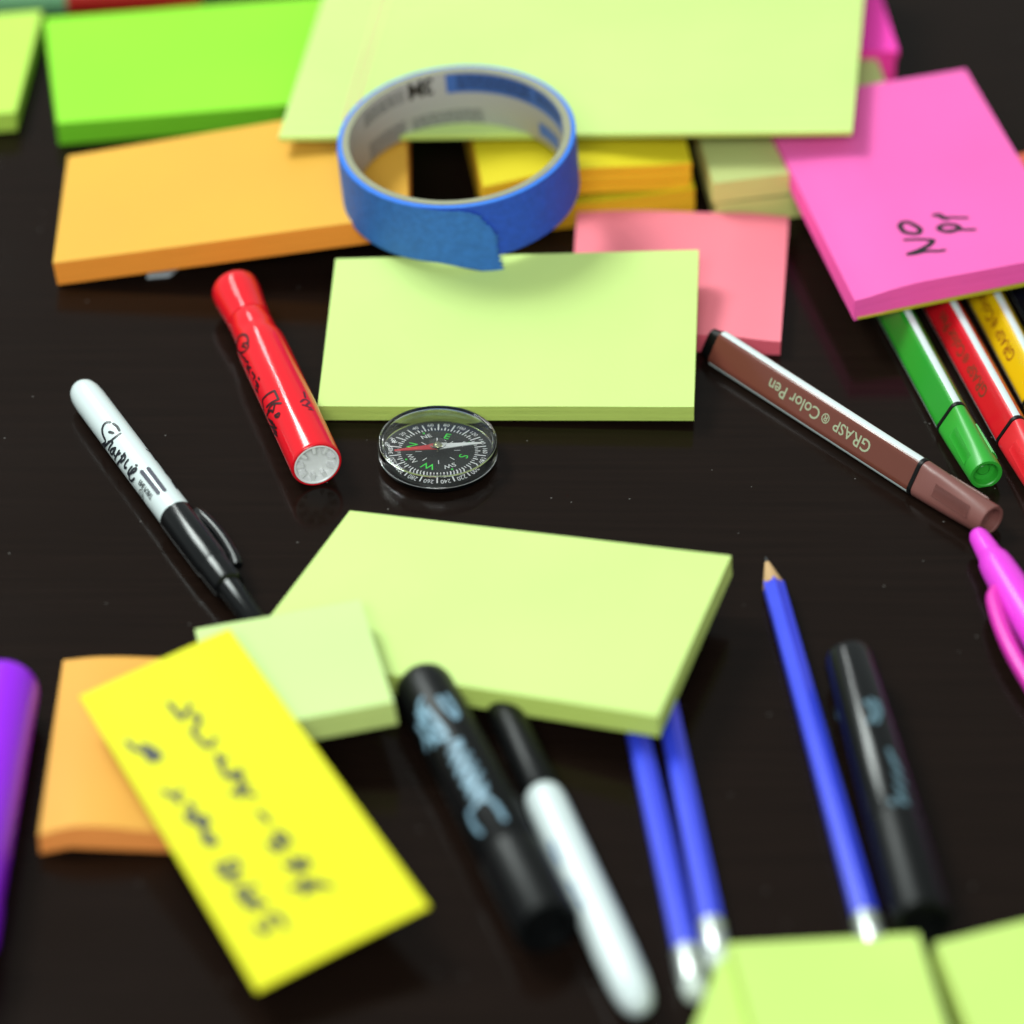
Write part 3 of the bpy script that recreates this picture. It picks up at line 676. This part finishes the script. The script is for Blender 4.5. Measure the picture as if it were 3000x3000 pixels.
# big black markers
M_cyan = mat("cyan_print", (132, 170, 192), rough=.5)
mtx, L1 = pen_frame((-26.9, -99.14, 9.3), (10.4, -204.85, 9.3))
bm_ = tag(empty("marker_pen", mtx), "thick black marker with pale blue script, between yellow note and white marker", "marker", "thick black markers")
v, f = lathe([(-4.5, .4), (-4.2, 4.2), (-3, 6.6), (-1, 8.2), (2, 9.0), (6, 9.2), (L1 - 32, 9.3), (L1 - 31.6, 9.0)], 48); obj("barrel", v, f, M_black_soft, bm_, smooth=True)
v, f = lathe([(L1 - 31.5, 8.9), (L1 - 31.2, 9.6), (L1 - 1, 9.6), (L1, 9.2), (L1, 7.2), (L1 - 3, 6.8), (L1 - 3, .3)], 48); obj("cap", v, f, M_black_soft, bm_, smooth=True)
strokes_on_pen("brand_lettering", [[(13.87, 121.8), (15.97, 134.6), (22.21, 131.5)], [(17.05, 143.9), (24.07, 136.8), (32.71, 130.4)], [(17.72, 124.5), (24.34, 118.4), (30.8, 112.5)], [(20.53, 159.2), (25.21, 154.8), (30.53, 165.2)], [(20.0, 148.0), (27.18, 135.3), (33.2, 142.9)], [(27.07, 125.1), (32.65, 112.6), (34.98, 122.3)], [(27.06, 154.9), (30.79, 140.9), (33.14, 122.2)], [(16.64, 93.7), (21.48, 92.5), (27.62, 82.8)], [(16.35, 78.0), (22.09, 74.8), (26.8, 77.2)], [(37.05, 114.5), (37.22, 95.5)], [(40.23, 124.3), (39.06, 95.6), (44.13, 122.9), (43.99, 91.1)], [(44.26, 127.8), (45.07, 100.9), (49.05, 126.5), (48.66, 89.9)], [(49.69, 128.2), (49.77, 99.7), (54.46, 126.8), (53.3, 88.7)], [(55.61, 125.3), (54.43, 98.5), (59.19, 125.5), (58.52, 92.4)], [(59.82, 127.2), (60.09, 95.8), (63.89, 124.2), (63.4, 99.2)], [(63.85, 103.9), (67.46, 93.2), (74.74, 90.6)], [(64.52, 125.9), (65.07, 143.1), (70.87, 145.3), (74.52, 140.0)]], 9.32, 1.5, M_cyan, bm_)
mtx, L1 = pen_frame((103.63, -88.02, 8.4), (116.26, -202.08, 8.4))
cm_ = tag(empty("marker_pen", mtx), "thick black marker lying beside the blue pencil at the lower right", "marker", "thick black markers")
v, f = lathe([(-3.5, .4), (-3.4, 6.4), (-2.6, 7.5), (0, 8.0), (L1 - 42, 8.4), (L1 - 41.5, 8.1)], 48); obj("barrel", v, f, M_black, cm_, smooth=True)
v, f = lathe([(L1 - 41.5, 7.9), (L1 - 41, 8.7), (L1 - 1, 8.7), (L1, 8.3), (L1, 6.6), (L1 - 3, 6.2), (L1 - 3, .3)], 48); obj("cap", v, f, M_black_soft, cm_, smooth=True)
strokes_on_pen("brand_lettering", [[(26.62, 96.4), (32.23, 87.3), (36.34, 100.5)], [(25.92, 83.3), (31.15, 73.4), (36.71, 84.9)], [(26.57, 71.6), (31.92, 70.2)], [(49.01, 76.3), (55.92, 73.1)], [(52.41, 72.5), (58.99, 64.4)], [(59.52, 78.0), (64.09, 62.9)], [(64.74, 80.8), (69.64, 71.0)], [(71.21, 101.1), (77.51, 89.6), (81.75, 87.3)], [(69.9, 83.6), (76.49, 72.2), (80.77, 74.0)], [(71.44, 73.5), (76.97, 64.2)], [(16.92, 194.2), (24.28, 179.0)], [(22.24, 194.1), (27.12, 194.2)]], 8.35, 1.5, mat("faded_cyan_print", (92, 124, 138), rough=.5), cm_)

# second white barrelled marker
mtx, L1 = pen_frame((9.84, -147.39, 6.2), (34.31, -229.97, 6.2))
w2 = tag(empty("marker_pen", mtx), "white barrelled marker with slim black cap, leaning along the thick black marker", "marker", "white barrelled black markers")
v, f = lathe([(-4.5, 3.2), (-3.6, 4.6), (-2, 5.6), (1, 6.1), (5, 6.2), (L1 - 18, 6.1), (L1 - 6, 5.7), (L1, 5.0), (L1 + 3, 4.0), (L1 + 4.6, 2.4), (L1 + 5.2, .3)], 48); obj("barrel", v, f, M_white, w2, smooth=True)
v, f = lathe([(-57, .3), (-57, 4.6), (-56, 5.0), (-30, 5.4), (-4, 5.6), (-3.2, 5.2)], 48); wc2 = obj("cap", v, f, M_black_soft, w2, smooth=True)
strokes_on_pen("side_print", [[(21.69, 142.1), (24.57, 136.6)], [(23.88, 148.7), (28.67, 139.9)], [(27.0, 147.7), (31.74, 139.0)], [(39.87, 138.9), (44.9, 133.0)], [(46.92, 134.6), (51.85, 129.0)]], 6.22, 1.1, mat("blue_grey_print", (120, 150, 190), rough=.5), w2)

# pink highlighter
M_hl = mat("pink_highlighter", (255, 72, 240), rough=.3, spec=.4, sss=.25); M_hl2 = mat("pink_clip", (250, 56, 200), rough=.3, spec=.4)
mtx, L1 = pen_frame((148.62, -20.02, 6.3), (165.73, -80.24, 6.3))
hl = tag(empty("highlighter_pen", mtx), "pink highlighter with pocket clip at the right edge, touching the brown pen", "highlighter")
v, f = lathe([(-1.6, .3), (-1.4, 1.5), (-.4, 2.6), (1.5, 3.3), (7, 3.8), (11, 4.1), (12.5, 4.3), (14.5, 5.2), (18, 5.6), (26, 6.0), (40, 6.2), (80, 6.2), (105, 6.2), (106, 5.9)], 48); cap = obj("cap", v, f, M_hl, hl, smooth=True)
pts = [(153.14, -47.52, 6.5), (150.77, -52.1, 6.6), (150.86, -60.08, 6.6), (152.28, -70.75, 6.4), (154.56, -81.02, 6.0), (157.56, -91.04, 5.5), (161.39, -102.54, 5.0)]
iv = mtx.inverted()
v, f = sweep([tuple((iv @ (Vector(q_) * S)) / S) for q_ in [tuple(p_) for p_ in smooth_line(pts, 2)]], 2.6, 14); obj("clip", v, f, M_hl2, cap, smooth=True)
v, f = lathe([(105.5, 5.4), (106, 5.9), (140, 5.9), (141, 5.4)], 40); obj("barrel", v, f, M_hl2, hl, smooth=True)

# purple highlighter
M_pu = mat("purple_plastic", (168, 34, 255), rough=.25, spec=.4, sss=.2)
mtx, L1 = pen_frame((-153.73, -100.04, 11.0), (-155.09, -190.04, 11.0))
pu = tag(empty("highlighter_pen", mtx), "purple highlighter cut off by the left edge beside the orange pad", "highlighter")
v, f = lathe([(-.6, .3), (-.4, 8.5), (.4, 10.0), (2, 10.9), (5, 11.1), (78, 10.6), (98, 10.3), (99, 10.0)], 56); obj("cap", v, f, M_pu, pu, smooth=True)
v, f = lathe([(98.8, 9.5), (99, 10.9), (112, 10.9), (114, 10.2), (130, 8.0), (131, 7)], 56); obj("barrel", v, f, M_pu, pu, smooth=True)

# red and grey marker behind the green pads
mtx, L1 = pen_frame((-218.27, 315.37, 8.6), (-120.07, 322.14, 8.6))
gr = tag(empty("marker_pen", mtx), "red marker with grey green cap, behind the bright green pad at the top edge", "marker")
k = L1 * (195 + 160) / 750
v, f = lathe([(-2, .4), (-1.8, 7), (0, 8.2), (k, 8.6), (k, 8.0)], 40); obj("cap", v, f, plastic("grey_green_cap", (126, 180, 140), .3), gr, smooth=True)
v, f = lathe([(k - .2, 8.0), (k, 8.55), (L1 - 2, 8.5), (L1 - .5, 7.6), (L1, 6.4), (L1, .4)], 40); obj("barrel", v, f, plastic("dark_red_plastic", (206, 34, 40), .3), gr, smooth=True)

# ------------------------------------------------------------------ compass
CX, CY, CR, CH = -24.4, 28.0, 19.6, 8.4
cmt = Matrix.Translation(Vector((CX, CY, 0.02)) * S)
co = tag(empty("compass", cmt), "small round button compass with clear lid, black dial and red needle", "compass")
v, f = zlathe([(0, 17.4), (.3, 18.2), (1.2, 18.8), (2.6, 19.1), (2.8, 18.9)]); obj("base", v, f, M_black, co, smooth=True)
M_dial = mat("dial_black", (8, 9, 9), rough=.55, spec=.3)
v, f = zlathe([(2.85, 18.6), (3.1, 18.6)]); dial = obj("dial", v, f, M_dial, co, smooth=True)
M_dw = mat("dial_white", (255, 255, 255), rough=.6); M_dg = mat("dial_green", (46, 255, 66), rough=.6)
A0 = 160.0      # direction of north on the dial, degrees
def dang(h): return math.radians(A0 - h)
V, F = [], []
def tick(h, r0, r1, w_, z=3.16):
    a = dang(h); c, s = math.cos(a), math.sin(a); b = len(V)
    for r in (r0, r1):
        for e in (-1, 1): V.append((r * c - e * w_ * s, r * s + e * w_ * c, z))
    F.append((b, b + 1, b + 3, b + 2))
for h in range(0, 360, 5):
    if h % 20 == 10: tick(h, 12.6, 16.6, .22)
    elif h % 10 == 0: tick(h, 12.6, 14.4, .22)
    else: tick(h, 12.6, 13.7, .16)
for h in (22, 67, 112, 157, 202, 247, 292, 337): tick(h, 5.5, 7.6, .14)
obj("scale_ticks", V, F, M_dw, dial)
def dial_text(name, body, size, h, r, m, sx=1.0):
    a = dang(h); u = Vector((math.sin(a), -math.cos(a), 0)); vv = Vector((math.cos(a), math.sin(a), 0))
    V, F = text_geo(body, size)
    w_ = max(p[0] for p in V) + min(p[0] for p in V); hh = max(p[1] for p in V)
    obj(name, [u * ((x - w_ / 2) * sx) + vv * (r + y - hh / 2) + Vector((0, 0, 3.17)) for x, y, z in V], F, m, dial)
for h in range(0, 360, 20): dial_text("scale_number", str(h), 2.3, h, 16.0, M_dw)
for h, t in ((0, "N"), (90, "E"), (180, "S"), (270, "W")): dial_text("cardinal_letter", t, 4.6, h, 9.3, M_dg)
for h, t in ((45, "NE"), (135, "SE"), (225, "SW"), (315, "NW")): dial_text("corner_letter", t, 3.0, h, 9.6, M_dw)
V, F = [], []
for h in (45, 135, 225, 315):
    a = dang(h); b = len(V)
    for k in range(10): V.append((11.7 * math.cos(a) + .42 * math.cos(k * math.pi / 5), 11.7 * math.sin(a) + .42 * math.sin(k * math.pi / 5), 3.165))
    F.append(tuple(range(b, b + 10)))
obj("dial_dots", V, F, M_dg, dial)
# needle
na = math.radians(8.5); nd = Vector((math.cos(na), math.sin(na), 0)); nn = Vector((-math.sin(na), math.cos(na), 0))
def half(name, sgn, m):
    z0, z1 = 5.0, 5.35
    pts = [nn * 1.5, nn * -1.5, nd * sgn * 14.6 + nn * -.25, nd * sgn * 14.6 + nn * .25]
    v = [p_ + Vector((0, 0, z0)) for p_ in pts] + [p_ + Vector((0, 0, z1)) for p_ in pts]
    obj(name, v, [(0, 1, 2, 3), (7, 6, 5, 4)] + [(i, (i + 1) % 4, 4 + (i + 1) % 4, 4 + i) for i in range(4)], m, co)
half("needle_north", -1, mat("needle_red", (214, 24, 40), rough=.4)); half("needle_south", 1, mat("needle_white", (255, 255, 255), rough=.4))
v, f = zlathe([(3.12, .5), (4.9, .5), (4.95, 1.5), (5.6, 1.6), (6.1, 1.2), (6.3, .5)], 32); obj("needle_pivot", v, f, mat("brass_cup", (196, 196, 150), rough=.25, metal=.8), co, smooth=True)
gm = bpy.data.materials.new("clear_plastic"); gm.use_nodes = True
gb = gm.node_tree.nodes["Principled BSDF"]; gb.inputs["Base Color"].default_value = (.985, .99, .985, 1); gb.inputs["Roughness"].default_value = 0.02
gb.inputs["Transmission Weight"].default_value = 1.0; gb.inputs["IOR"].default_value = 1.36
# clear lid: closed shell with thick rounded wall
prof = [(2.9, CR - .25), (3.1, CR), (CH - .6, CR), (CH - .15, CR - .2), (CH, CR - .6), (CH, CR - 1.3), (CH - .25, CR - 1.6), (CH - .25, 0.15),
        (CH - 1.1, 0.15), (CH - 1.1, CR - 1.6), (CH - 1.3, CR - 1.0), (2.9, CR - .9)]
n = 96; V = []; F = []
for z, r in prof:
    for k in range(n):
        a = 2 * math.pi * k / n; V.append((r * math.cos(a), r * math.sin(a), z))
m_ = len(prof)
for i in range(m_):
    j = (i + 1) % m_
    for k in range(n): F.append((i * n + k, i * n + (k + 1) % n, j * n + (k + 1) % n, j * n + k))
obj("clear_lid", V, F, gm, co, smooth=True)
v, f = zlathe([(CH - 1.35, 3.0), (CH - 2.0, 2.9), (CH - 2.0, 0.1)], 40); obj("lid_boss", v, f, gm, co, smooth=True)
